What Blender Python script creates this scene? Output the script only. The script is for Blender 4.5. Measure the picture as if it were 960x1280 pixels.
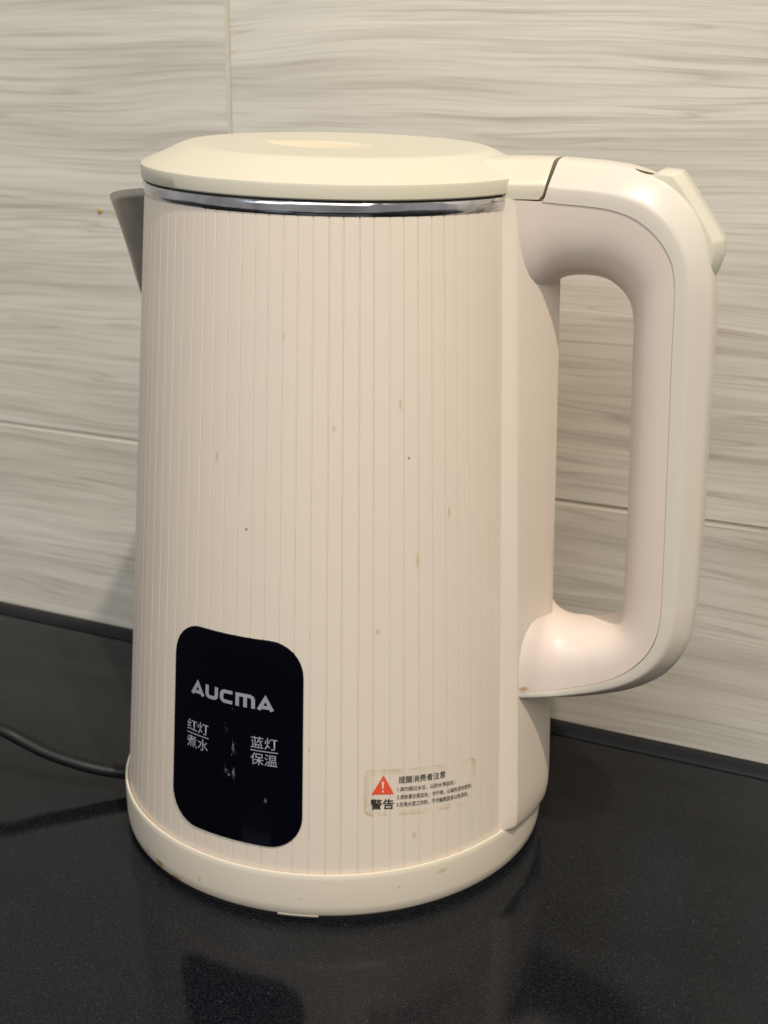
import bpy, bmesh, math, random
from mathutils import Vector, Matrix
random.seed(7)
for o in list(bpy.data.objects): bpy.data.objects.remove(o)
S = bpy.context.scene
COL = S.collection
PI = math.pi

# ------------------------------------------------------------------ camera, light, exposure
cam_d = bpy.data.cameras.new('camera'); cam = bpy.data.objects.new('camera', cam_d); COL.objects.link(cam)
fw = Vector((0.03957609, 0.9501346, -0.30931857)).normalized()
rt = Vector((0.99921614, -0.03791522, 0.01138151)).normalized()
up = rt.cross(fw).normalized()
cam.matrix_world = Matrix(((rt.x, up.x, -fw.x, 0.0), (rt.y, up.y, -fw.y, -0.43223238), (rt.z, up.z, -fw.z, 0.25844931), (0, 0, 0, 1)))
cam_d.sensor_fit = 'HORIZONTAL'; cam_d.sensor_width = 36; cam_d.lens = 1558.06 / 960 * 36
cam_d.clip_start = 0.01; cam_d.clip_end = 50
cam_d.dof.use_dof = True; cam_d.dof.focus_distance = 0.375; cam_d.dof.aperture_fstop = 30
S.camera = cam

w = bpy.data.worlds.new('World'); S.world = w; w.use_nodes = True
bg = w.node_tree.nodes['Background']; bg.inputs[0].default_value = (1.0, 0.97, 0.945, 1); bg.inputs[1].default_value = 0.33

def area(name, loc, target, sx, sy, power, col, spread=180):
    l = bpy.data.lights.new(name, 'AREA'); l.shape = 'RECTANGLE'; l.size = sx; l.size_y = sy
    l.energy = power; l.color = col; l.spread = math.radians(spread)
    o = bpy.data.objects.new(name, l); COL.objects.link(o); o.location = loc
    o.rotation_euler = (Vector(target) - Vector(loc)).to_track_quat('-Z', 'Y').to_euler()
    return o
# small ceiling downlight: gives the crisp shadow of the handle on its mounting plate
area('ceiling_downlight', (0.34, -0.78, 1.62), (0.05, 0, 0.1), 0.04, 0.04, 21, (1.0, 0.90, 0.77))
# broad overhead fill lamp, added for soft light from the front
area('ceiling_panel_lamp', (-0.10, -1.45, 1.60), (0, 0, 0.15), 1.5, 1.0, 18, (1.0, 0.96, 0.92))
# window behind the camera on the left
area('window_daylight', (-1.3, -1.5, 1.35), (0, 0, 0.15), 0.6, 0.8, 8, (0.72, 0.83, 1.0))

S.view_settings.view_transform = 'Standard'; S.view_settings.look = 'None'
S.view_settings.exposure = 0; S.view_settings.gamma = 1
S.view_settings.use_curve_mapping = False
S.render.engine = 'CYCLES'
S.render.resolution_x = 768; S.render.resolution_y = 1024

# ------------------------------------------------------------------ helpers
class NT:
    def __init__(s, name):
        s.m = bpy.data.materials.new(name); s.m.use_nodes = True
        s.t = s.m.node_tree; s.b = s.t.nodes['Principled BSDF']; s.out = s.t.nodes['Material Output']
    def n(s, typ, **kw):
        nd = s.t.nodes.new(typ)
        for k, v in kw.items():
            if k.startswith('_'): setattr(nd, k[1:], v)
            else:
                key = int(k[1:]) if k[0] == 'i' and k[1:].isdigit() else k
                nd.inputs[key].default_value = v
        return nd
    def l(s, a, b): s.t.links.new(a, b)
    def coord(s, scale=(1, 1, 1), kind='Object'):
        tc = s.n('ShaderNodeTexCoord'); mp = s.n('ShaderNodeMapping'); mp.inputs['Scale'].default_value = scale
        s.l(tc.outputs[kind], mp.inputs['Vector']); return mp.outputs[0]
    def noise(s, vec, scale, detail=2, rough=.5, dist=0):
        nd = s.n('ShaderNodeTexNoise'); nd.inputs['Scale'].default_value = scale; nd.inputs['Detail'].default_value = detail
        nd.inputs['Roughness'].default_value = rough; nd.inputs['Distortion'].default_value = dist
        s.l(vec, nd.inputs['Vector']); return nd.outputs['Fac']
    def ramp(s, fac, stops):
        r = s.n('ShaderNodeValToRGB'); e = r.color_ramp.elements
        while len(e) < len(stops): e.new(0.5)
        for i, (p, c) in enumerate(stops):
            e[i].position = p; e[i].color = (*c, 1) if len(c) == 3 else c
        s.l(fac, r.inputs[0]); return r.outputs[0]
    def mix(s, fac, a, b, mode='MIX'):
        m = s.n('ShaderNodeMix', _data_type='RGBA', _blend_type=mode)
        if isinstance(fac, (int, float)): m.inputs[0].default_value = fac
        else: s.l(fac, m.inputs[0])
        for v, i in ((a, 6), (b, 7)):
            if isinstance(v, tuple): m.inputs[i].default_value = (*v, 1) if len(v) == 3 else v
            else: s.l(v, m.inputs[i])
        return m.outputs[2]
    def bump(s, h, strength, dist=0.001):
        b = s.n('ShaderNodeBump'); b.inputs['Strength'].default_value = strength; b.inputs['Distance'].default_value = dist
        s.l(h, b.inputs['Height']); s.l(b.outputs[0], s.b.inputs['Normal'])

def setc(nt, v, i='Base Color'):
    if isinstance(v, tuple): nt.b.inputs[i].default_value = (*v, 1)
    else: nt.l(v, nt.b.inputs[i])

def plastic(name, col, warm, rough=.34, spots=True):
    nt = NT(name)
    c = nt.coord()
    big = nt.noise(c, 14, 2, .5)
    base = nt.mix(nt.ramp(big, [(.40, (0, 0, 0)), (.75, (1, 1, 1))]), col, warm)
    if spots:
        # sparse yellow drip spots, stretched upright
        cs = nt.coord((1, 1, .38))
        v = nt.n('ShaderNodeTexVoronoi'); v.inputs['Scale'].default_value = 42; nt.l(cs, v.inputs['Vector'])
        m1 = nt.ramp(v.outputs['Distance'], [(.035, (1, 1, 1)), (.085, (0, 0, 0))])
        sep = nt.n('ShaderNodeSeparateColor'); nt.l(v.outputs['Color'], sep.inputs[0])
        m2 = nt.ramp(sep.outputs[0], [(.66, (0, 0, 0)), (.78, (1, 1, 1))])
        mm = nt.mix(1.0, m1, m2, 'MULTIPLY')
        mm = nt.mix(1.0, mm, (.55, .55, .55), 'MULTIPLY')
        base = nt.mix(mm, base, (.55, .40, .16))
        # tiny dark specks
        v2 = nt.n('ShaderNodeTexVoronoi'); v2.inputs['Scale'].default_value = 55; nt.l(c, v2.inputs['Vector'])
        s2 = nt.n('ShaderNodeSeparateColor'); nt.l(v2.outputs['Color'], s2.inputs[0])
        d1 = nt.ramp(v2.outputs['Distance'], [(.022, (1, 1, 1)), (.040, (0, 0, 0))])
        d2 = nt.ramp(s2.outputs[1], [(.86, (0, 0, 0)), (.9, (1, 1, 1))])
        base = nt.mix(nt.mix(1.0, d1, d2, 'MULTIPLY'), base, (.14, .09, .05))
    setc(nt, base)
    r = nt.n('ShaderNodeMapRange', i1=.35, i2=.7, i3=rough - .02, i4=rough + .04)
    nt.l(nt.noise(c, 25, 2, .5), r.inputs[0]); nt.l(r.outputs[0], nt.b.inputs['Roughness'])
    nt.bump(nt.noise(c, 700, 2, .5), .004, .0001)
    nt.b.inputs['Specular IOR Level'].default_value = .45
    return nt.m

def simple(name, col, rough=.5, metal=0, spec=.5):
    nt = NT(name); c = nt.coord()
    n = nt.noise(c, 200, 3, .6)
    setc(nt, nt.mix(n, tuple(x * .93 for x in col), tuple(min(1, x * 1.07) for x in col)))
    nt.b.inputs['Roughness'].default_value = rough; nt.b.inputs['Metallic'].default_value = metal
    nt.b.inputs['Specular IOR Level'].default_value = spec
    return nt.m

M = {}
M['body'] = plastic('ribbed_cream_plastic', (.715, .625, .52), (.725, .63, .51), .38, False)
M['lid'] = plastic('yellowed_lid_plastic', (.62, .585, .465), (.62, .57, .43), .30, False)
M['recess'] = plastic('yellowed_recess_plastic', (.60, .535, .40), (.61, .52, .36), .4, False)  # yellow wear plus warm bounce light painted into the recess colour
M['mount'] = plastic('mount_cream_plastic', (.70, .61, .505), (.71, .615, .495), .40, False)
M['handle'] = plastic('handle_pink_cream_plastic', (.695, .59, .51), (.705, .60, .505), .40, False)
M['cap'] = plastic('handle_cap_plastic', (.65, .595, .505), (.66, .595, .49), .26, False)
M['base'] = plastic('base_cream_plastic', (.74, .665, .54), (.75, .665, .515), .30)
M['dark_gap'] = simple('dark_rubber', (.012, .011, .012), .6)
M['cord'] = simple('black_cord_rubber', (.007, .008, .008), .45, 0, .25)
M['slot'] = simple('stained_slot_plastic', (.30, .19, .06), .6)
M['hinge'] = simple('brown_hinge_gap', (.22, .12, .06), .6)
M['print_grey'] = simple('grey_print', (.30, .30, .33), .5)
M['print_black'] = simple('black_print', (.006, .005, .006), .6)
M['print_red'] = simple('red_print', (.78, .09, .035), .5)
M['print_white'] = simple('white_print', (.80, .62, .50), .5)
M['grout'] = simple('beige_grout', (.56, .525, .43), .85)
M['sealant'] = simple('blue_black_sealant', (.006, .007, .010), .45, 0, .3)
M['stain'] = simple('yellow_stain', (.52, .33, .06), .5)

def chrome():
    nt = NT('polished_chrome'); c = nt.coord((1, 1, 1))
    n = nt.noise(c, 70, 3, .6)
    setc(nt, nt.ramp(n, [(.35, (.42, .41, .42)), (.65, (.78, .78, .80))]))  # blotchy base colour stands in for dark and bright reflections
    nt.b.inputs['Metallic'].default_value = 1
    r = nt.n('ShaderNodeMapRange', i1=.4, i2=.7, i3=.05, i4=.22); nt.l(nt.noise(c, 120, 3, .6), r.inputs[0]); nt.l(r.outputs[0], nt.b.inputs['Roughness'])
    nt.bump(nt.noise(c, 60, 2, .5), .35, .0015)
    return nt.m
M['chrome'] = chrome()
def steel():
    nt = NT('dull_spout_steel'); c = nt.coord()
    setc(nt, nt.ramp(nt.noise(c, 90, 4, .65), [(.3, (.50, .465, .39)), (.7, (.64, .60, .52))]))
    nt.b.inputs['Metallic'].default_value = 1; nt.b.inputs['Roughness'].default_value = .38
    nt.bump(nt.noise(nt.coord((1, 1, .1)), 700, 2, .5), .15, .0003)
    return nt.m
M['steel'] = steel()

def panel_mat():
    nt = NT('black_glass_panel')
    tc = nt.n('ShaderNodeTexCoord'); sep = nt.n('ShaderNodeSeparateXYZ'); nt.l(tc.outputs['UV'], sep.inputs[0])
    # dried smudges: in a vertical run under the logo plus a few specks elsewhere
    n1 = nt.noise(nt.coord((1.0, 1.0, .5)), 330, 4, .7)
    sm = nt.ramp(n1, [(.57, (0, 0, 0)), (.64, (1, 1, 1))])
    band = nt.ramp(sep.outputs[0], [(.45, (0, 0, 0)), (.48, (1, 1, 1)), (.52, (1, 1, 1)), (.54, (0, 0, 0))])
    bandv = nt.ramp(sep.outputs[1], [(.24, (0, 0, 0)), (.32, (1, 1, 1)), (.62, (1, 1, 1)), (.66, (0, 0, 0))])
    a = nt.mix(1.0, nt.mix(1.0, sm, band, 'MULTIPLY'), bandv, 'MULTIPLY')
    v = nt.n('ShaderNodeTexVoronoi'); v.inputs['Scale'].default_value = 133; nt.l(nt.coord((1, 1, .6)), v.inputs['Vector'])
    s2 = nt.n('ShaderNodeSeparateColor'); nt.l(v.outputs['Color'], s2.inputs[0])
    d = nt.mix(1.0, nt.ramp(v.outputs['Distance'], [(.04, (1, 1, 1)), (.09, (0, 0, 0))]), nt.ramp(s2.outputs[0], [(.90, (0, 0, 0)), (.95, (.6, .6, .6))]), 'MULTIPLY')
    tot = nt.mix(1.0, a, d, 'ADD')
    setc(nt, nt.mix(tot, (.0015, .0015, .004), (.17, .165, .17)))
    r = nt.n('ShaderNodeMapRange', i1=0, i2=1, i3=.09, i4=.6); nt.l(tot, r.inputs[0]); nt.l(r.outputs[0], nt.b.inputs['Roughness'])
    nt.b.inputs['Specular IOR Level'].default_value = .16
    return nt.m
M['panel'] = panel_mat()

def film_mat():
    nt = NT('aged_clear_sticker_film')
    tc = nt.n('ShaderNodeTexCoord'); sep = nt.n('ShaderNodeSeparateXYZ'); nt.l(tc.outputs['UV'], sep.inputs[0])
    def edge(o, w_):
        a = nt.ramp(o, [(0, (1, 1, 1)), (w_, (0, 0, 0))]); b = nt.ramp(o, [(1 - w_, (0, 0, 0)), (1, (1, 1, 1))])
        return nt.mix(1.0, a, b, 'ADD')
    e = nt.mix(1.0, edge(sep.outputs[0], .08), edge(sep.outputs[1], .14), 'ADD')
    n = nt.noise(nt.coord((1, 1, .25)), 260, 3, .6)
    n2 = nt.ramp(n, [(.45, (.0, .0, .0)), (.64, (1, 1, 1))])
    al = nt.mix(1.0, e, n2, 'MULTIPLY')
    al2 = nt.mix(1.0, nt.mix(1.0, al, (.30, .30, .30), 'MULTIPLY'), (.0, .0, .0), 'ADD')
    setc(nt, (.60, .46, .19)); nt.l(al2, nt.b.inputs['Alpha']); nt.b.inputs['Roughness'].default_value = .3
    return nt.m
M['film'] = film_mat()

def stone():
    nt = NT('black_speckled_quartz'); c = nt.coord()
    fine = nt.noise(c, 1500, 2, .6); med = nt.noise(c, 1150, 3, .75); smear = nt.noise(nt.coord((1, 2.2, 1)), 9, 5, .65)
    v = nt.n('ShaderNodeTexVoronoi'); v.inputs['Scale'].default_value = 2100; nt.l(c, v.inputs['Vector'])
    s2 = nt.n('ShaderNodeSeparateColor'); nt.l(v.outputs['Color'], s2.inputs[0])
    g = nt.ramp(s2.outputs[0], [(.50, (.003, .0035, .005)), (.90, (.007, .008, .010)), (.992, (.018, .019, .022)), (1.0, (.042, .042, .045))])
    g2 = nt.mix(nt.ramp(med, [(.46, (0, 0, 0)), (.68, (1, 1, 1))]), g, (.015, .0165, .020))
    # faint wipe marks / dust film on the surface
    col = nt.mix(nt.ramp(smear, [(.42, (0, 0, 0)), (.75, (.35, .35, .35))]), g2, (.008, .0085, .0095))
    setc(nt, col)
    r = nt.n('ShaderNodeMapRange', i1=.35, i2=.7, i3=.06, i4=.13); nt.l(smear, r.inputs[0])
    nt.l(r.outputs[0], nt.b.inputs['Roughness'])
    nt.bump(fine, .07, .0002)
    nt.b.inputs['Specular IOR Level'].default_value = .24
    return nt.m
M['stone'] = stone()

def tile_mat():
    nt = NT('grey_woodgrain_ceramic')
    tc = nt.n('ShaderNodeTexCoord')
    info = nt.n('ShaderNodeObjectInfo')
    sc = nt.n('ShaderNodeVectorMath', _operation='SCALE'); sc.inputs['Scale'].default_value = 1.0
    comb = nt.n('ShaderNodeCombineXYZ'); mul = nt.n('ShaderNodeMath', _operation='MULTIPLY', i1=9.0)
    nt.l(info.outputs['Random'], mul.inputs[0])
    nt.l(mul.outputs[0], comb.inputs[1]); 
    add = nt.n('ShaderNodeVectorMath', _operation='ADD'); nt.l(tc.outputs['Object'], add.inputs[0]); nt.l(comb.outputs[0], add.inputs[1])
    # warp the vertical coordinate with slow noise so grain lines undulate
    mp0 = nt.n('ShaderNodeMapping'); mp0.inputs['Scale'].default_value = (5, 1, 16); nt.l(add.outputs[0], mp0.inputs['Vector'])
    wn = nt.noise(mp0.outputs[0], 1.0, 2, .5)
    ws = nt.n('ShaderNodeMath', _operation='MULTIPLY_ADD', i1=.018, i2=-.009); nt.l(wn, ws.inputs[0])
    c2 = nt.n('ShaderNodeCombineXYZ'); nt.l(ws.outputs[0], c2.inputs[2])
    a2 = nt.n('ShaderNodeVectorMath', _operation='ADD'); nt.l(add.outputs[0], a2.inputs[0]); nt.l(c2.outputs[0], a2.inputs[1])
    def layer(sx, sz, det, dist=0):
        mp = nt.n('ShaderNodeMapping'); mp.inputs['Scale'].default_value = (sx, 1, sz); nt.l(a2.outputs[0], mp.inputs['Vector'])
        return nt.noise(mp.outputs[0], 1.0, det, .6, dist)
    broad = layer(3, 44, 3, .2); lines = layer(6.5, 210, 6, .2); thin = layer(14, 800, 3, .1); sharp = layer(4.5, 110, 2, .2)
    base = nt.ramp(broad, [(.32, (.57, .54, .465)), (.50, (.66, .63, .55)), (.70, (.715, .685, .605))])
    l1 = nt.ramp(lines, [(.34, (.84, .825, .81)), (.50, (.98, .98, .975)), (.66, (1.04, 1.035, 1.03))])
    l2 = nt.ramp(thin, [(.36, (.86, .85, .835)), (.52, (1, 1, 1))])
    # narrow darker veins where a stretched noise crosses its mid value
    ab = nt.n('ShaderNodeMath', _operation='SUBTRACT', i1=.5); nt.l(sharp, ab.inputs[0])
    ab2 = nt.n('ShaderNodeMath', _operation='ABSOLUTE'); nt.l(ab.outputs[0], ab2.inputs[0])
    vein = nt.ramp(ab2.outputs[0], [(.0, (.78, .755, .73)), (.014, (.91, .90, .885)), (.035, (1, 1, 1))])
    mk = layer(5, 24, 2)
    vein = nt.mix(nt.ramp(mk, [(.42, (0, 0, 0)), (.58, (1, 1, 1))]), (1.0, 1.0, 1.0), vein)
    col = nt.mix(1.0, nt.mix(1.0, nt.mix(1.0, base, l1, 'MULTIPLY'), l2, 'MULTIPLY'), vein, 'MULTIPLY')
    setc(nt, col)
    nt.b.inputs['Roughness'].default_value = .30
    nt.bump(lines, .12, .0004)
    return nt.m
M['tile'] = tile_mat()

def link(name, me, mat, parent=None, smooth=False, auto=None):
    if isinstance(me, bmesh.types.BMesh):
        m = bpy.data.meshes.new(name); me.normal_update(); me.to_mesh(m); me.free(); me = m
    o = bpy.data.objects.new(name, me); COL.objects.link(o)
    if mat is not None and not me.materials: me.materials.append(M[mat] if isinstance(mat, str) else mat)
    if parent: o.parent = parent
    if smooth:
        for p in me.polygons: p.use_smooth = True
        if auto:
            me.set_sharp_from_angle(angle=math.radians(auto))
    return o
def thing(name, label, cat):
    o = bpy.data.objects.new(name, None); COL.objects.link(o); o.empty_display_size = .02
    o['label'] = label; o['category'] = cat; return o
def grid(rows, close_u=False, cap0=False, cap1=False):
    """rows: list of equal-length point lists -> bmesh"""
    bm = bmesh.new(); V = [[bm.verts.new(p) for p in r] for r in rows]
    n = len(rows[0])
    for i in range(len(rows) - 1):
        for j in range(n if close_u else n - 1):
            k = (j + 1) % n
            bm.faces.new((V[i][j], V[i][k], V[i + 1][k], V[i + 1][j]))
    if cap0: bm.faces.new(list(reversed(V[0])))
    if cap1: bm.faces.new(V[-1])
    bmesh.ops.recalc_face_normals(bm, faces=bm.faces)
    return bm
def lathe(profile, n=160, tilt=False, ang0=0, ang1=2 * PI, cx=0, close=False):
    rows = []
    full = abs(ang1 - ang0 - 2 * PI) < 1e-6
    pr = profile + ([profile[0]] if close else [])
    for (r, z) in pr:
        row = []
        for k in range(n if full else n + 1):
            a = ang0 + (ang1 - ang0) * k / n
            x = cx + r * math.cos(a); y = -r * math.sin(a)
            row.append((x, y, z + (tz(x, y) if tilt else 0)))
        rows.append(row)
    return grid(rows, close_u=full)
def cr(pts, sub):
    """Catmull-Rom through tuples"""
    out = []; n = len(pts)
    for i in range(n - 1):
        p0, p1, p2, p3 = pts[max(i - 1, 0)], pts[i], pts[i + 1], pts[min(i + 2, n - 1)]
        for s in range(sub):
            t = s / sub
            out.append(tuple(.5 * (2 * b + (c - a) * t + (2 * a - 5 * b + 4 * c - d) * t * t + (-a + 3 * b - 3 * c + d) * t ** 3)
                             for a, b, c, d in zip(p0, p1, p2, p3)))
    out.append(tuple(pts[-1])); return out

# kettle geometry: z up, azimuth measured from +X towards the camera (-Y)
Z0, Z1 = 0.0182, 0.2309
RB0, RB1 = 0.0785, 0.0642
def R(z): return RB0 + (RB1 - RB0) * (z - Z0) / (Z1 - Z0)
def tz(x, y): return -0.010 * x + 0.038 * y      # the rim plane is a little off level
def cone(az, z, off=0.0):
    a = math.radians(az); r = R(z) + off; cx = 0.00136 * z / .23
    return (cx + r * math.cos(a), -r * math.sin(a), z)
PHI = math.radians(20)                           # handle direction
UU = Vector((math.cos(PHI), -math.sin(PHI), 0)); VV = Vector((-math.sin(PHI), -math.cos(PHI), 0))
def H(u, v, z): return UU * u + VV * v + Vector((0, 0, z))

# ------------------------------------------------------------------ the setting
AW, DW = 0.46866, 0.09675
NN = Vector((math.sin(AW), math.cos(AW), 0)); TT = Vector((math.cos(AW), -math.sin(AW), 0))
def Wp(t, d, z): return TT * t + NN * (DW + d) + Vector((0, 0, z))   # d>0 into the wall

def slab(corners, th, bev=.0):
    """corners: 4 top points (counter-clockwise), thickness down along -normal"""
    bm = bmesh.new(); v = [bm.verts.new(c) for c in corners]; f = bm.faces.new(v); bm.normal_update()
    nrm = f.normal.copy()
    r = bmesh.ops.extrude_face_region(bm, geom=[f])
    for e in r['geom']:
        if isinstance(e, bmesh.types.BMVert): e.co -= nrm * th
    bmesh.ops.recalc_face_normals(bm, faces=bm.faces)
    if bev: bmesh.ops.bevel(bm, geom=list(bm.edges), offset=bev, segments=2, affect='EDGES', profile=.6)
    return bm
# worktop: meets the wall, large enough to the front and sides
bm = slab([Wp(-1.3, .012, 0), Wp(-1.3, -.62, 0), Wp(1.3, -.62, 0), Wp(1.3, .012, 0)], .04, .0015)
o = link('worktop', bm, 'stone'); o['kind'] = 'structure'; o['label'] = 'black speckled quartz worktop'
# wall: grout backing with tiles as children
bm = slab([Wp(-1.3, .0006, -.04), Wp(1.3, .0006, -.04), Wp(1.3, .0006, .95), Wp(-1.3, .0006, .95)], .06)
wall = link('backsplash_wall', bm, 'grout'); wall['kind'] = 'structure'; wall['label'] = 'tiled kitchen wall behind the kettle'
zj, tj = 0.1024, -0.0995
TWd, THt, G = 0.60, 0.30, 0.0017
def tile_mesh(wd, ht):
    bm = bmesh.new()
    bmesh.ops.create_cube(bm, size=1)
    for v in bm.verts: v.co = Vector((v.co.x * wd, v.co.y * .010, v.co.z * ht))
    bmesh.ops.bevel(bm, geom=list(bm.edges), offset=.0006, segments=2, affect='EDGES')
    m = bpy.data.meshes.new('tile'); bm.to_mesh(m); bm.free(); m.materials.append(M['tile']); return m
full = tile_mesh(TWd - G, THt - G); low = tile_mesh(TWd - G, zj - .0006)
for i in (-2, -1, 0, 1):
    for j, (mesh, zc) in enumerate(((low, (zj - G / 2 + .0006) / 2 ), (full, zj + THt / 2), (full, zj + THt * 1.5))):
        t_c = tj + TWd * (i + .5)
        if abs(t_c) > 1.25: continue
        o = bpy.data.objects.new('tile', mesh); COL.objects.link(o); o.parent = wall
        p = Wp(t_c, .005 + random.uniform(-.0001, .0001), zc)
        o.location = p; o.rotation_euler = (0, 0, -AW)
# thin blue-black strip between worktop and wall
rows = []
for t in (-1.29, 1.29):
    rows.append([Wp(t, -.0005, .0004), Wp(t, -.0005, .0026), Wp(t, -.004, .0022), Wp(t, -.0080, .0014), Wp(t, -.0095, .0003)])
link('sealant_strip', grid(rows), M['sealant'], smooth=True)['kind'] = 'structure'
bpy.data.objects['sealant_strip']['label'] = 'black sealant strip where worktop meets wall'
# small yellow splash dried on the wall tile
bm = bmesh.new(); c0 = Wp(-.170, -.0004, .211)
vs = []
for k in range(14):
    a = 2 * PI * k / 14; rr = .0012 * random.uniform(.6, 1.3)
    vs.append(bm.verts.new(c0 + TT * rr * math.cos(a) + Vector((0, 0, 1)) * rr * math.sin(a)))
ctr = bm.verts.new(c0 - NN * .0004)
for k in range(14): bm.faces.new((vs[k], vs[(k + 1) % 14], ctr))
o = link('splash_stain', bm, 'stain', wall)

# ------------------------------------------------------------------ power base with cord
base = thing('power_base', 'round cream power base under the kettle with a black cord', 'power base')
prof = [(0, .0016), (.0772, .0016), (.0788, .0018), (.0795, .0028), (.0798, .0060), (.0799, .0110), (.0800, .0160), (.0799, .0176), (.0797, .0181), (.0793, .0182), (.0790, .0180), (.0788, .0165), (0, .0165)]
link('housing', lathe(prof, 200), 'base', base, True, 50)
link('foot_ring', lathe([(.070, .0001), (.0783, .0001), (.0783, .0022), (.070, .0022)], 160, close=True), 'dark_gap', base, True, 40)
# small pale foot that shows in the dark gap at the front
rows = []
for z_, rr in ((.0011, .0788), (.0021, .0795)):
    rows.append([(rr * math.cos(math.radians(a)), -rr * math.sin(math.radians(a)), z_) for a in [94 + k for k in range(0, 11)]])
rows.append([(.076 * math.cos(math.radians(a)), -.076 * math.sin(math.radians(a)), .0019) for a in [94 + k for k in range(0, 11)]])
link('foot', grid(rows), 'cap', base)
cpts = [(-.0700, .0120, .0070), (-.0792, .0085, .0068), (-.0870, .0077, .0080), (-.0930, .0077, .0092), (-.1002, .0080, .0112), (-.1130, .0103, .0150), (-.1228, .0130, .0190), (-.132, .0155, .0230),
        (-.150, .0230, .0270), (-.175, .0330, .0260), (-.205, .0480, .0170), (-.235, .0680, .0070), (-.27, .0900, .0040), (-.36, .13, .0038)]
P = [Vector(p) for p in cr(cpts, 8)]
rows = []
for i, p in enumerate(P):
    d = (P[min(i + 1, len(P) - 1)] - P[max(i - 1, 0)]).normalized()
    s = d.cross(Vector((0, 0, 1))).normalized(); u = s.cross(d)
    rows.append([p + (s * math.cos(a) * .0033 + u * math.sin(a) * .0026) for a in [2 * PI * k / 14 for k in range(14)]])
link('power_cord', grid(rows, close_u=True, cap0=True, cap1=True), 'cord', base, True)

# ------------------------------------------------------------------ kettle
kettle = thing('electric_kettle', 'cream ribbed electric kettle with big loop handle and black display panel', 'kettle')
kettle.location = (0, 0, .0165)
def kp(o):
    o.parent = kettle; o.matrix_parent_inverse = Matrix.Translation((0, 0, -.0165)); return o

# ribbed body: 91 shallow staves separated by recessed grooves
N = 91; STEP = 360 / N; PH = 84.7
zs = [.0166, .0176] + [.0186 + (Z1 - .0186) * k / 24 for k in range(25)]
gj = [random.uniform(-.22, .22) for _ in range(N)]; gd = [random.uniform(.00011, .00025) for _ in range(N)]
rows = []
for z in zs:
    row = []
    for k in range(N):
        c = PH + k * STEP + gj[k]; g = .075; dp = gd[k]
        for f, off in ((-.5 * g * 1.6, -.00001), (-.5 * g * .6, -dp), (.5 * g * .6, -dp), (.5 * g * 1.6, -.00001), (.30, .00000), (.5, .00001), (.70, .00000)):
            x, y, zz = cone(c + f * STEP * (1 if abs(f) < .2 else 1), z, off)
            row.append((x, y, z + (tz(x, y) if z > .2 else tz(x, y) * max(0, (z - .1) / .1))))
    rows.append(row)
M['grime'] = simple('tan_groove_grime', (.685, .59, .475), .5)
body = kp(link('ribbed_body', grid(rows, close_u=True), 'body', None, True, 22))
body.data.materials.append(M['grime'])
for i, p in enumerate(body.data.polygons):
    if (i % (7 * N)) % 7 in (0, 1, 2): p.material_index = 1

# chrome band and a black ring added to darken the gap over it
def ringo(prof): return lathe(prof, 200, tilt=True, cx=.00136)
kp(link('chrome_band', ringo([(.0625, Z1 - .0003), (.0643, Z1 - .0003), (.06460, Z1 + .0002), (.06480, Z1 + .0010), (.06482, Z1 + .0024), (.06462, Z1 + .0034), (.0643, Z1 + .0037), (.0625, Z1 + .0037)]), 'chrome', None, True, 60))
kp(link('lid_gasket', ringo([(.055, Z1 + .0036), (.0637, Z1 + .0036), (.0637, Z1 + .0048), (.055, Z1 + .0048)]), 'dark_gap', None, True, 40))

# lid: skirt, sloping shoulder, dished top with a finger recess
prof = [(.055, Z1 + .0046), (.0636, Z1 + .0044), (.0646, Z1 + .0045), (.0649, Z1 + .0049), (.0651, Z1 + .0084), (.0649, Z1 + .0092), (.0640, Z1 + .0099),
        (.0610, Z1 + .0111), (.0570, Z1 + .0128), (.0530, Z1 + .0147), (.0512, Z1 + .0154), (.0500, Z1 + .0157), (.0475, Z1 + .0157), (.0450, Z1 + .0156)]
def ty(x, y, h): return tz(x, y) + .014 * y * min(1, max(0, h / .015))
rows = []
NL = 200
for (r, z) in prof:
    rows.append([(.00136 + r * math.cos(2 * PI * k / NL), -r * math.sin(2 * PI * k / NL), z + ty(r * math.cos(2 * PI * k / NL), -r * math.sin(2 * PI * k / NL), z - Z1)) for k in range(NL)])
def top_z(x, y):
    q = (Vector((x, y, 0)) - Vector((-.005, .004, 0)))
    u = q.dot(UU); v = q.dot(VV)
    m = 1 - (u / .0215) ** 2; hw_ = .0135 * max(0, m)
    d = abs(v) / hw_ if hw_ > 1e-5 else 9
    dep = -.0040 * max(0, m) ** .6 * (1 - d * d) ** 1.0 if d < 1 else 0
    # gentle dish between rim and recess
    r = math.hypot(x, y)
    return Z1 + .0156 - .0007 * max(0, 1 - (r / .045) ** 2) + dep
for r in [.044 - .0006 * k for k in range(74)]:
    r = max(r, .0004)
    rows.append([(.00136 + r * math.cos(2 * PI * k / NL), -r * math.sin(2 * PI * k / NL), top_z(r * math.cos(2 * PI * k / NL), -r * math.sin(2 * PI * k / NL)) + ty(r * math.cos(2 * PI * k / NL), -r * math.sin(2 * PI * k / NL), .015)) for k in range(NL)])
lbm = grid(rows, close_u=True, cap1=True)
lid = kp(link('lid', lbm, 'lid', None, True, 35))
lid.data.materials.append(M['recess'])
for p in lid.data.polygons:
    q = p.center - Vector((-.005, .004, 0)); u_ = q.dot(UU); v_ = q.dot(VV)
    if abs(v_) < .0132 * max(0, 1 - (u_ / .0212) ** 2) and p.center.z > .2: p.material_index = 1

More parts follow.
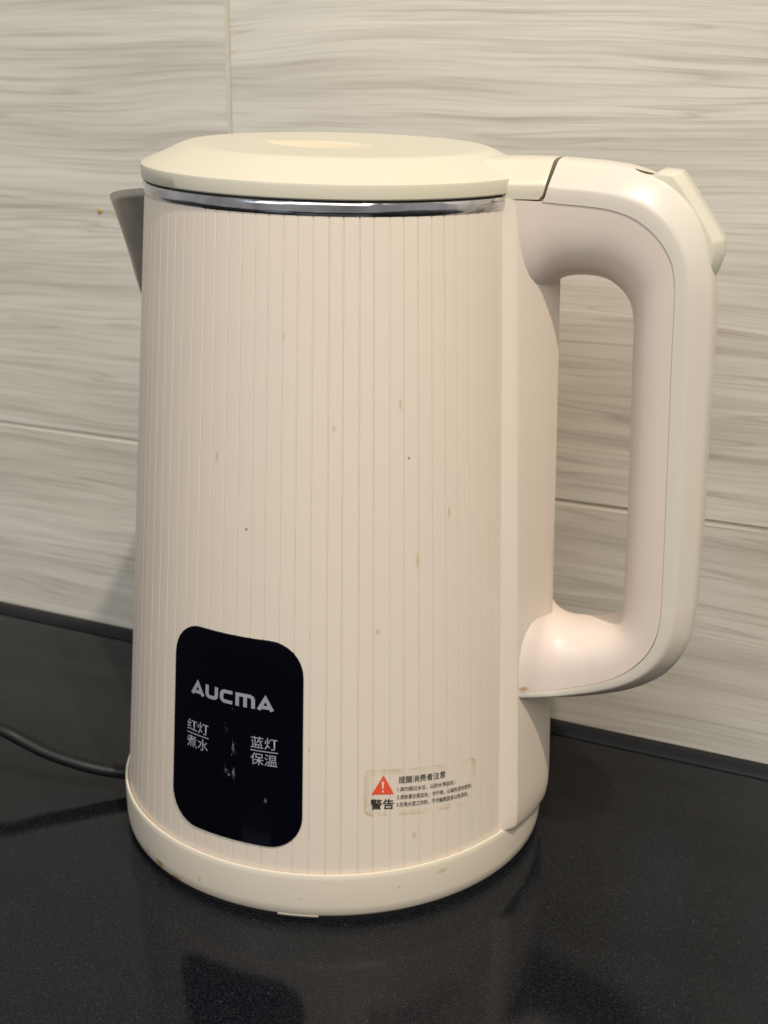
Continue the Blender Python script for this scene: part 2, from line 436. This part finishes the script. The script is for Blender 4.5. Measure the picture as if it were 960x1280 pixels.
# lid tongue reaching towards the handle
def cap_profile(hw, D, off=0):
    """half section from the side seam (h=0) to the crown, mirrored: list of (v, h)"""
    h = [(1.0, 0.0), (1.0, .12), (1.0, .30), (.985, .38), (.94, .46), (.80, .66), (.68, .83), (.62, .90), (.54, .945), (.40, .975), (.2, .995), (0, 1.0)]
    half = [(hw * a, D * b) for a, b in h]
    return half + [(-a, b) for a, b in reversed(half[:-1])]
rows = []
for (ub, ut, sc, hwt, dd) in ((.036, .036, 1, .0235, -.0012), (.050, .050, 1, .0222, -.0006), (.0570, .0575, 1, .0206, -.0002), (.0625, .0640, 1, .0190, 0), (.0680, .0700, 1, .0176, 0), (.0715, .0738, 1, .0170, 0), (.0728, .0757, .985, .0168, 0)):
    zb = .2318 + dd; D = .0124
    row = []
    for v, h in cap_profile(hwt, D):
        f = (h / D); u = ub + (ut - ub) * (f ** .45)
        row.append(H(u, v * sc, zb + (h if sc == 1 else h * .98)))
    rows.append(row)
tongue = kp(link('lid_tongue', grid(rows, close_u=True, cap0=True, cap1=True), 'lid', None, True, 38))
tongue.parent = lid; tongue.matrix_parent_inverse = lid.matrix_parent_inverse.inverted() @ Matrix.Translation((0, 0, 0))
tongue.matrix_parent_inverse = Matrix.Identity(4)
# brown strip added to colour in the gap under the tongue
kp(link('hinge_pin', slab([H(.062, -.0155, .2319), H(.062, .0155, .2319), H(.0745, .0155, .2319), H(.0745, -.0155, .2319)], .0012), 'hinge'))

# mounting plate behind the handle
rows = []
zr = [.0179, .0184, .0192, .0206, .0235, .027, .032] + [.04 + .0186 * k for k in range(9)] + [.194, .198, .202, .206, .210, .2140, .2230, .2285, .2310, .2318]
for z in zr:
    f = (z - .0188) / (.2318 - .0188)
    aE = 23.3 + (18.0 - 23.3) * f
    aK = 19.2 + (14.9 - 19.2) * f
    zc = min(z, .23)
    offK = .0042
    crest = .0838 + (.0772 - .0838) * f
    t = max(0, min(1, (z - .0179) / .0085)); sh = (1 - math.sqrt(1 - (1 - t) ** 2)) if t < 1 else 0
    crest -= .0036 * sh; offK -= .0010 * sh
    if z > .2300: crest -= .0006
    r0 = R(zc) - .0012
    r1 = R(zc) + .0003
    E0 = (r0 * math.cos(math.radians(aE + .2)), r0 * math.sin(math.radians(aE + .2)))
    E1 = (r1 * math.cos(math.radians(aE)), r1 * math.sin(math.radians(aE)))
    K = ((R(zc) + offK) * math.cos(math.radians(aK)), (R(zc) + offK) * math.sin(math.radians(aK)))
    half = [E0, E1]
    half += [(E1[0] + (K[0] - E1[0]) * s + .0004 * math.sin(PI * s), E1[1] + (K[1] - E1[1]) * s) for s in (.25, .5, .75, .9)]
    # rounded ridge then the bowed outer face
    for s in (0.0, .035, .14, .3, .5, .7, .85, 1.0):
        v = K[1] * (1 - s); u = K[0] + (crest - K[0]) * (1 - (1 - s) ** 1.25)
        half.append((u, v))
    dz_ = lambda v: .0046 * (1 - t) * max(0, 1 - (abs(v) / K[1]) ** 2)
    row = [H(u, v, z - dz_(v)) for u, v in half] + [H(u, -v, z - dz_(v)) for u, v in reversed(half[:-1])]
    rows.append(row)
plate = kp(link('handle_mount', grid(rows, close_u=True, cap0=True, cap1=True), 'mount', None, True, 24))

# handle: S = side seam, I = inner edge, O = outer crown, in the handle plane (mm)
ST = [
 (60.0,231.5, 64.0,196.0, 60.0,244.4, 17.9), (68.0,231.4, 71.5,200.5, 68.0,244.4, 17.8),
 (73.4,231.2, 76.3,204.8, 74.6,244.2, 17.3), (80.2,230.7, 81.5,207.4, 84.1,243.7, 17.0), (88.0,230.2, 88.5,207.9, 93.0,243.0, 16.5), (95.4,229.3, 93.7,207.0, 101.8,241.4, 16.5),
 (102.7,226.8, 97.4,204.7, 111.1,237.6, 16.5), (109.4,221.8, 99.8,202.4, 119.1,230.7, 16.5), (113.9,215.4, 101.5,199.6, 124.0,221.2, 16.5), (115.6,209.0, 102.4,196.4, 126.5,211.4, 16.5),
 (116.2,201.0, 103.0,191.8, 127.7,202.7, 16.5), (116.6,188.0, 103.3,182.0, 128.6,187.5, 16.3), (117.7,162.0, 104.4,158.5, 129.4,160.2, 16.0), (119.0,131.0, 105.6,126.0, 130.4,127.0, 16.0),
 (119.9,108.0, 106.2,103.0, 130.8,105.0, 16.2), (120.0,100.0, 106.2,97.0, 130.6,96.6, 16.4), (119.2,92.8, 105.7,93.6, 129.8,88.8, 16.5), (117.0,86.6, 104.7,91.6, 127.2,81.8, 16.5),
 (113.6,81.7, 103.1,90.4, 123.0,76.0, 16.5), (109.4,77.6, 100.7,89.5, 117.6,71.8, 16.5), (103.8,74.1, 97.4,88.7, 110.8,68.2, 16.5), (96.6,71.1, 91.9,88.1, 102.0,65.2, 16.5),
 (88.4,68.9, 86.2,88.1, 92.0,62.9, 17.4), (82.0,68.4, 81.2,90.0, 83.8,62.6, 20.2), (76.0,68.6, 77.2,94.5, 76.5,63.2, 23.8), (69.0,68.4, 71.0,100.0, 69.5,63.0, 25.8)]
SP = cr(ST, 5)
rows = []
for (su, sz, iu, iz, ou, oz, hw) in SP:
    S_ = Vector((su, sz)); I_ = Vector((iu, iz)); row = []
    for k in range(17):
        th = PI * k / 16; cv = math.cos(th); sv = math.sin(th)
        v = hw * math.copysign(abs(cv) ** .72, cv); d = abs(sv) ** .80
        p = S_ + (I_ - S_) * d
        row.append(H(p.x * .001, v * .001, p.y * .001))
    # flat back under the cap
    row.append(H(su * .001, -hw * .0005, sz * .001)); row.append(H(su * .001, hw * .0005, sz * .001))
    rows.append(row)
handle = kp(link('handle_grip', grid(rows, close_u=True, cap0=True, cap1=True), 'handle', None, True, 50))
rows = []
ncap0 = 11
for i, (su, sz, iu, iz, ou, oz, hw) in enumerate(SP):
    if i < ncap0: continue
    S_ = Vector((su, sz)); O_ = Vector((ou, oz)); D = (O_ - S_).length; dr = (O_ - S_).normalized()
    start = (i == ncap0)
    row = []
    e = .00028
    f_low = max(0, min(1, (90 - sz) / 15)) if sz < 90 else 0
    for v, h in cap_profile(1, 1):
        # along the low arm the cap is a plain shallow tray
        gp = .004 + .024 * max(0, min(1, (104 - sz) / 22))
        hh = gp + (1 - gp) * h
        p = S_ + dr * (D * hh)
        uo = 0
        if start: uo = 1.6 * (h ** .45) - .6
        vv = v * (hw * .001 + e)
        row.append(H((p.x + uo) * .001, vv, p.y * .001))
    # inner lip hidden behind the seam
    rows.append(row)
hcap = kp(link('handle_cap', grid(rows, close_u=True, cap0=True, cap1=True), 'cap', None, True, 45))

# lid release button riding on the outer corner of the handle
bp = [(104.5,238.6), (107.5,240.3), (111.4,239.9), (114.0,236.9), (118.3,231.2), (122.2,225.0), (125.6,219.4), (126.6,216.0), (125.6,211.4), (121.5,213.0), (119.5,220.0), (114.6,228.0), (108.5,234.0)]
bf = [(104.5,239.4), (108.5,241.3), (114.0,240.8), (117.2,236.8), (120.9,231.6), (124.9,226.0), (128.5,220.6), (128.9,216.6), (127.3,210.4), (121.5,213.0), (119.5,220.0), (114.6,228.0), (108.5,234.0)]
bn = [(104.5,238.6), (107.5,240.1), (111.8,239.8), (114.8,236.2), (118.5,231.3), (122.3,225.8), (125.6,220.3), (126.1,216.8), (125.2,210.6), (121.0,213.0), (119.0,220.0), (114.2,228.0), (108.2,233.5)]
rows = [[H(u * .001, v, z * .001) for u, z in q] for v, q in ((-.0102, bn), (-.0085, bf), (.0035, bf), (.0092, bn))]
bm = grid(rows, close_u=True, cap0=True, cap1=True)
bmesh.ops.bevel(bm, geom=[e for e in bm.edges if e.calc_face_angle(0) > .35], offset=.0005, segments=2, affect='EDGES', profile=.5, clamp_overlap=True)
kp(link('lid_button', bm, 'lid', None, True, 40))
# small stained slot in front of the button
bm = bmesh.new()
ring = []
for k in range(16):
    a = 2 * PI * k / 16
    ring.append(bm.verts.new(H(.1030 + .0030 * math.cos(a), .0060 + .0034 * math.sin(a), .2403 - (.1030 + .0030 * math.cos(a) - .1030) * .25 + .0004)))
bm.faces.new(ring)
kp(link('button_slot', bm, 'slot'))

# spout: pressed steel V at the far left
SA = math.radians(202)
su_ = Vector((math.cos(SA), -math.sin(SA), 0)); sv_ = Vector((-math.sin(SA), -math.cos(SA), 0))
edge = [(86.5, 226.3), (84.4, 221.0), (81.9, 213.6), (79.5, 206.0), (77.2, 197.5), (74.0, 188.0), (70.5, 179.0), (66.5, 170.0)]
rim = [(86.5, 226.3), (82.5, 228.6), (77.5, 230.3), (71.5, 231.2), (62.0, 232.0)]
rows = []
n = 14
for sgn in (1, -1):
    pass
def spt(a, b):
    # a: 0 at rim..1 at bottom of the V, b: -1..1 across
    k = a * (len(edge) - 1); i = min(int(k), len(edge) - 2); t = k - i
    eu = edge[i][0] + (edge[i + 1][0] - edge[i][0]) * t; ez = edge[i][1] + (edge[i + 1][1] - edge[i][1]) * t
    hw = 17.5 * (1 - a) ** .8 + .3
    m = abs(b); v = hw * b
    ub = 60.0
    u = eu + (ub - eu) * (m ** 1.25)
    zz = ez + (1 - a) * (5.2 * m ** .55)
    return su_ * (u * .001) + sv_ * (v * .001) + Vector((0, 0, zz * .001))
rows = [[spt(a / n, b / 12) for b in range(-12, 13)] for a in range(n + 1)]
sp = kp(link('spout', grid(rows), 'steel', None, True, 60))
sm = sp.modifiers.new('thickness', 'SOLIDIFY'); sm.thickness = .0006

# ------------------------------------------------------------------ display panel
def rounded(s0, s1, z0, z1, rad, n=8):
    pts = []
    for cx, cz, a0 in ((s1 - rad, z1 - rad, 0), (s0 + rad, z1 - rad, 90), (s0 + rad, z0 + rad, 180), (s1 - rad, z0 + rad, 270)):
        for k in range(n + 1):
            a = math.radians(a0 + 90 * k / n); pts.append((cx + rad * math.cos(a), cz + rad * math.sin(a)))
    out = []
    for i, p in enumerate(pts):
        q = pts[(i + 1) % len(pts)]; d = math.hypot(q[0] - p[0], q[1] - p[1]); m = max(1, int(d / 1.6))
        for k in range(m): out.append((p[0] + (q[0] - p[0]) * k / m, p[1] + (q[1] - p[1]) * k / m))
    return out
def patch(outline, fmap, th, nsub=10, dome=True):
    """curved rounded slab: outline in (s,z) mm, fmap(s,z,off)->point; concentric rings from the centre"""
    cx = sum(p[0] for p in outline) / len(outline); cz = sum(p[1] for p in outline) / len(outline)
    bm = bmesh.new(); uv = bm.loops.layers.uv.new('UVMap')
    smin = min(p[0] for p in outline); smax = max(p[0] for p in outline); zmin = min(p[1] for p in outline); zmax = max(p[1] for p in outline)
    rings = []
    fr = [k / nsub for k in range(1, nsub + 1)]
    info = {}
    for f in fr:
        q = 1 - .012 * (1 if f == 1 else 0)
        ring = []
        for (s, z) in outline:
            S2 = cx + (s - cx) * f; Z2 = cz + (z - cz) * f
            off = th if f < 1 else th * .80
            v = bm.verts.new(fmap(S2, Z2, off)); info[v] = (S2, Z2); ring.append(v)
        rings.append(ring)
    ring = []
    for (s, z) in outline:
        S2 = cx + (s - cx) * 1.006; Z2 = cz + (z - cz) * 1.006
        v = bm.verts.new(fmap(S2, Z2, -.0006)); info[v] = (S2, Z2); ring.append(v)
    rings.append(ring)
    c = bm.verts.new(fmap(cx, cz, th)); info[c] = (cx, cz)
    n = len(outline)
    for k in range(n): bm.faces.new((c, rings[0][k], rings[0][(k + 1) % n]))
    for i in range(len(rings) - 1):
        for k in range(n):
            bm.faces.new((rings[i][k], rings[i + 1][k], rings[i + 1][(k + 1) % n], rings[i][(k + 1) % n]))
    bmesh.ops.recalc_face_normals(bm, faces=bm.faces)
    for f in bm.faces:
        for l in f.loops:
            S2, Z2 = info[l.vert]; l[uv].uv = ((S2 - smin) / (smax - smin), (Z2 - zmin) / (zmax - zmin))
    return bm
RS = 75.5  # reference radius (mm) that turns arc length into azimuth
DEG = 180 / PI
def pmap(s, z, off): return cone(116.75 - s / RS * DEG, z * .001, off)
panel = kp(link('display_panel', patch(rounded(-24.6, 24.6, 26.4, 97.8, 11.5), pmap, .00055, 12), 'panel', None, True, 40))
def sub(o, par=panel):
    o.parent = par; o.matrix_parent_inverse = Matrix.Identity(4); return o

# lettering helpers -------------------------------------------------
def strokes(paths, wd):
    """polyline strokes -> list of quads (2D)"""
    quads = []
    for pth in paths:
        pts = [Vector(p) for p in pth]; L = []
        for i, p in enumerate(pts):
            d1 = (pts[i] - pts[i - 1]).normalized() if i > 0 else (pts[1] - pts[0]).normalized()
            d2 = (pts[i + 1] - pts[i]).normalized() if i < len(pts) - 1 else d1
            t = (d1 + d2).normalized(); nrm = Vector((-t.y, t.x)); sc = 1 / max(.5, nrm.dot(Vector((-d1.y, d1.x))))
            L.append((p + nrm * wd / 2 * sc, p - nrm * wd / 2 * sc))
        for i in range(len(L) - 1): quads.append((L[i][0], L[i][1], L[i + 1][1], L[i + 1][0]))
    return quads
def quads_mesh(quads, fmap, off, seg=3):
    bm = bmesh.new()
    for qi, q in enumerate(quads):
        a, b, c, d = [Vector(p) for p in q]; rows_ = []
        for i in range(seg + 1):
            t = i / seg; l_ = a.lerp(d, t); r_ = b.lerp(c, t)
            rows_.append([bm.verts.new(fmap(*l_.lerp(r_, k / 2), off + qi * .000004)) for k in range(3)])
        for i in range(seg):
            for k in range(2): bm.faces.new((rows_[i][k], rows_[i][k + 1], rows_[i + 1][k + 1], rows_[i + 1][k]))
    return bm
def letter_quads():
    A = ([[(.13, 0), (.58, .90), (1.03, 0)]], [[(.30, .22), (.86, .22)]])
    U = ([[(.14, 1), (.14, .34), (.20, .20), (.34, .13), (.68, .13), (.82, .20), (.88, .34), (.88, 1)]],)
    C = ([[(.95, .87), (.36, .87), (.22, .80), (.15, .66), (.15, .34), (.22, .20), (.36, .13), (.95, .13)]],)
    Mm = ([[(.14, 0), (.14, .87), (1.02, .87), (1.18, .80), (1.25, .66), (1.25, 0)]], [[(.70, 0), (.70, .80)]])
    out = []; x = 0
    for g, adv in ((A, 1.22), (U, 1.14), (C, 1.16), (Mm, 1.50), (A, 1.16)):
        for paths in g:
            for q in strokes(paths, .26): out.append([(p.x + x, p.y) for p in q])
        x += adv
    return out, x
Q, tw = letter_quads()
def place_quads(Q, tw, s0, s1, z0, z1):
    return [[(s0 + px / tw * (s1 - s0), z0 + py * (z1 - z0)) for px, py in q] for q in Q]
sA = lambda az: (116.75 - az) / DEG * RS
lg = quads_mesh(place_quads(Q, tw, sA(129.3), sA(105.2), 74.4, 79.0), pmap, .00058)
sub(link('brand_lettering', lg, 'print_grey'))

def text_mesh(txt, fmap, off, s0, s1, z0, z1, slope=0, bold=0.0):
    cu = bpy.data.curves.new('t', 'FONT'); cu.body = txt; cu.size = 1; cu.offset = bold; cu.resolution_u = 3; cu.fill_mode = 'FRONT'
    o = bpy.data.objects.new('t', cu); COL.objects.link(o)
    dg = bpy.context.evaluated_depsgraph_get(); dg.update()
    me = bpy.data.meshes.new_from_object(o.evaluated_get(dg)); bpy.data.objects.remove(o)
    bm = bmesh.new(); bm.from_mesh(me); bpy.data.meshes.remove(me)
    xs = [v.co.x for v in bm.verts]; ys = [v.co.y for v in bm.verts]
    x0, x1, y0, y1 = min(xs), max(xs), min(ys), max(ys)
    # long edges are cut so that glyphs follow the curved body
    bmesh.ops.triangulate(bm, faces=bm.faces)
    for v in bm.verts:
        a = (v.co.x - x0) / (x1 - x0); b = (v.co.y - y0) / (y1 - y0)
        s = s0 + (s1 - s0) * a; z = z0 + (z1 - z0) * b + slope * (s - s0)
        v.co = Vector(fmap(s, z, off))
    m = bpy.data.meshes.new('lettering'); bm.to_mesh(m); bm.free(); return m
def bar(fmap, off, s0, s1, z, h=.35):
    return quads_mesh([[(s0, z + h / 2), (s0, z - h / 2), (s1, z - h / 2), (s1, z + h / 2)]], fmap, off, 8)
for (a0, a1, t1, t2, dz) in ((130.4, 123.4, '红灯', '煮水', 0), (111.2, 104.3, '蓝灯', '保温', 0)):
    s0, s1 = sA(a0), sA(a1)
    sub(link('caption', text_mesh(t1, pmap, .00058, s0, s1, 60.9, 65.0, 0, .004), 'print_grey'))
    sub(link('divider_line', bar(pmap, .00058, s0 - .1, s1 + .2, 60.1), 'print_grey'))
    sub(link('caption', text_mesh(t2, pmap, .00058, s0, s1, 55.1, 59.3, 0, .004), 'print_grey'))

# ------------------------------------------------------------------ warning sticker
def smap(s, z, off): return cone(83.2 - s / 77.2 * DEG, (z - .100 * s) * .001, off)   # droops slightly to the right
sk = patch(rounded(0, 42.0, 38.4, 55.0, 2.2, 4), smap, .00010, 10)
stk = kp(link('warning_sticker', sk, 'film', None, True, 60))
sT = lambda az: (83.2 - az) / DEG * 77.2
def ssub(o): return sub(o, stk)
def zz(az, z): return z + .100 * sT(az)
# red triangle with exclamation mark
tb = zz(78.5, 45.6); L_, Rr, Ap = sT(81.3), sT(75.7), sT(78.3)
bm = bmesh.new(); n = 8
rws = []
for i in range(n + 1):
    t = i / n
    a = L_ + (Ap - L_) * t; b = Rr + (Ap - Rr) * t; z = tb + 6.8 * t
    if i == n: rws.append([bm.verts.new(smap(Ap, z, .00016))])
    else: rws.append([bm.verts.new(smap(a + (b - a) * k / 6, z, .00016)) for k in range(7)])
for i in range(n - 1):
    for k in range(6): bm.faces.new((rws[i][k], rws[i][k + 1], rws[i + 1][k + 1], rws[i + 1][k]))
for k in range(6): bm.faces.new((rws[n - 1][k], rws[n - 1][k + 1], rws[n][0]))
ssub(link('warning_triangle', bm, 'print_red'))
cxm = (L_ + Rr) / 2
ssub(link('exclamation_mark', quads_mesh([[(cxm - .42, tb + 4.5), (cxm - .18, tb + 1.9), (cxm + .18, tb + 1.9), (cxm + .42, tb + 4.5)], [(cxm - .30, tb + 1.4), (cxm - .30, tb + .75), (cxm + .30, tb + .75), (cxm + .30, tb + 1.4)]], smap, .00026), 'print_white'))
ssub(link('lettering', text_mesh('警告', smap, .00020, sT(81.6), sT(75.7), zz(81, 40.6), zz(81, 44.3), 0, .012), 'print_black'))
ssub(link('lettering', text_mesh('提醒消费者注意', smap, .00020, sT(74.5), sT(61.7), zz(74.4, 48.7), zz(74.4, 51.2), .012, .004), 'print_black'))
for t, a0, a1, z in (('1.请勿超过水位，以防水沸溢出；', 74.8, 58.9, 45.8), ('2.请放置在稳定处，勿干烧，以避免烫伤危险；', 74.9, 53.4, 43.0), ('3.在电水壶工作时，不可触摸壶身以免烫伤。', 75.0, 54.6, 40.4)):
    ssub(link('lettering', text_mesh(t, smap, .00020, sT(a0), sT(a1), zz(a0, z), zz(a0, z + 1.75), -.004, .004), 'print_black'))

# ------------------------------------------------------------------ small marks seen on the plastic
def stain_mat(name, col, alpha):
    nt = NT(name); tc = nt.n('ShaderNodeTexCoord'); sep = nt.n('ShaderNodeSeparateXYZ'); nt.l(tc.outputs['UV'], sep.inputs[0])
    # fades towards its rim (uv x runs 0 centre .. 1 rim)
    a = nt.ramp(sep.outputs[0], [(.15, (alpha, alpha, alpha)), (1.0, (0, 0, 0))])
    setc(nt, col); nt.l(a, nt.b.inputs['Alpha']); nt.b.inputs['Roughness'].default_value = .45
    return nt.m
M['st_y'] = stain_mat('yellow_drip_stain', (.64, .46, .14), .32)
M['st_o'] = stain_mat('orange_grime_stain', (.50, .26, .04), .85)
M['st_d'] = stain_mat('dark_fleck', (.10, .06, .03), .9)
def blob(fm, w, h, mat, parent):
    bm = bmesh.new(); uv = bm.loops.layers.uv.new('UVMap'); n = 14
    c = bm.verts.new(fm(0, 0)); rim_ = []; mid = []
    jit = [random.uniform(.75, 1.25) for _ in range(n)]
    for k in range(n):
        a = 2 * PI * k / n
        mid.append(bm.verts.new(fm(w * .5 * jit[k] * math.cos(a), h * .5 * jit[k] * math.sin(a))))
        rim_.append(bm.verts.new(fm(w * jit[k] * math.cos(a), h * jit[k] * math.sin(a))))
    val = {c: 0}; val.update({v: .5 for v in mid}); val.update({v: 1 for v in rim_})
    for k in range(n):
        k2 = (k + 1) % n
        bm.faces.new((c, mid[k], mid[k2])); bm.faces.new((mid[k], rim_[k], rim_[k2], mid[k2]))
    for f in bm.faces:
        for l in f.loops: l[uv].uv = (val[l.vert], 0)
    o = link('stain', bm, mat, parent, True); o.matrix_parent_inverse = Matrix.Identity(4) if parent is not base else o.matrix_parent_inverse
    return o
for az, z, w_, h_, m_ in ((122.5, 155.0, .8, 2.2, 'st_y'), (91.0, 166.6, .7, 1.3, 'st_y'), (74.0, 173.4, .7, 2.6, 'st_y'), (69.4, 123.9, .8, 3.6, 'st_y'), (79.8, 101.7, .9, 1.4, 'st_y'),
                          (70.4, 29.0, .9, 1.7, 'st_y'), (113.4, 133.4, .5, .5, 'st_d'), (71.7, 156.5, .6, .35, 'st_d'), (60.1, 137.8, .7, 3.0, 'st_y'), (96.5, 62.0, .5, 1.0, 'st_y'), (104.0, 193.6, .5, 1.8, 'st_y')):
    blob(lambda s_, t_, az=az, z=z: cone(az - s_ / 72 * DEG, (z + t_) * .001, .00012), w_, h_, m_, body)
def bcone(az, z, off=.0001):
    a = math.radians(az); zz_ = z * .001
    pr = [(.0016, .0788), (.0028, .0795), (.0060, .0798), (.0110, .0799), (.0160, .0800), (.0176, .0799)]
    r = pr[0][1]
    for (z0_, r0_), (z1_, r1_) in zip(pr, pr[1:]):
        if z0_ <= zz_ <= z1_: r = r0_ + (r1_ - r0_) * (zz_ - z0_) / (z1_ - z0_)
    if zz_ > .0176: r = .0799
    return ((r + off) * math.cos(a), -(r + off) * math.sin(a), zz_)
for az, z, w_, h_, m_ in ((125.2, 7.6, .9, 1.8, 'st_y'), (140.6, 4.3, 3.2, 1.5, 'st_o'), (146.5, 5.2, 1.4, 1.6, 'st_y'), (134.0, 3.2, 3.5, .8, 'st_o'), (74.5, 11.6, .8, .8, 'st_y'), (63.0, 14.0, 3.0, 1.2, 'st_y'), (98.0, 9.0, .6, .5, 'st_y')):
    blob(lambda s_, t_, az=az, z=z: bcone(az - s_ / 80 * DEG, max(1.7, z + t_)), w_, h_, m_, base)

blob(lambda s_, t_: H((77.2 + s_) * .001, .0242, (70.4 + t_ + s_ * .05) * .001), 2.2, 1.0, 'st_o', handle)
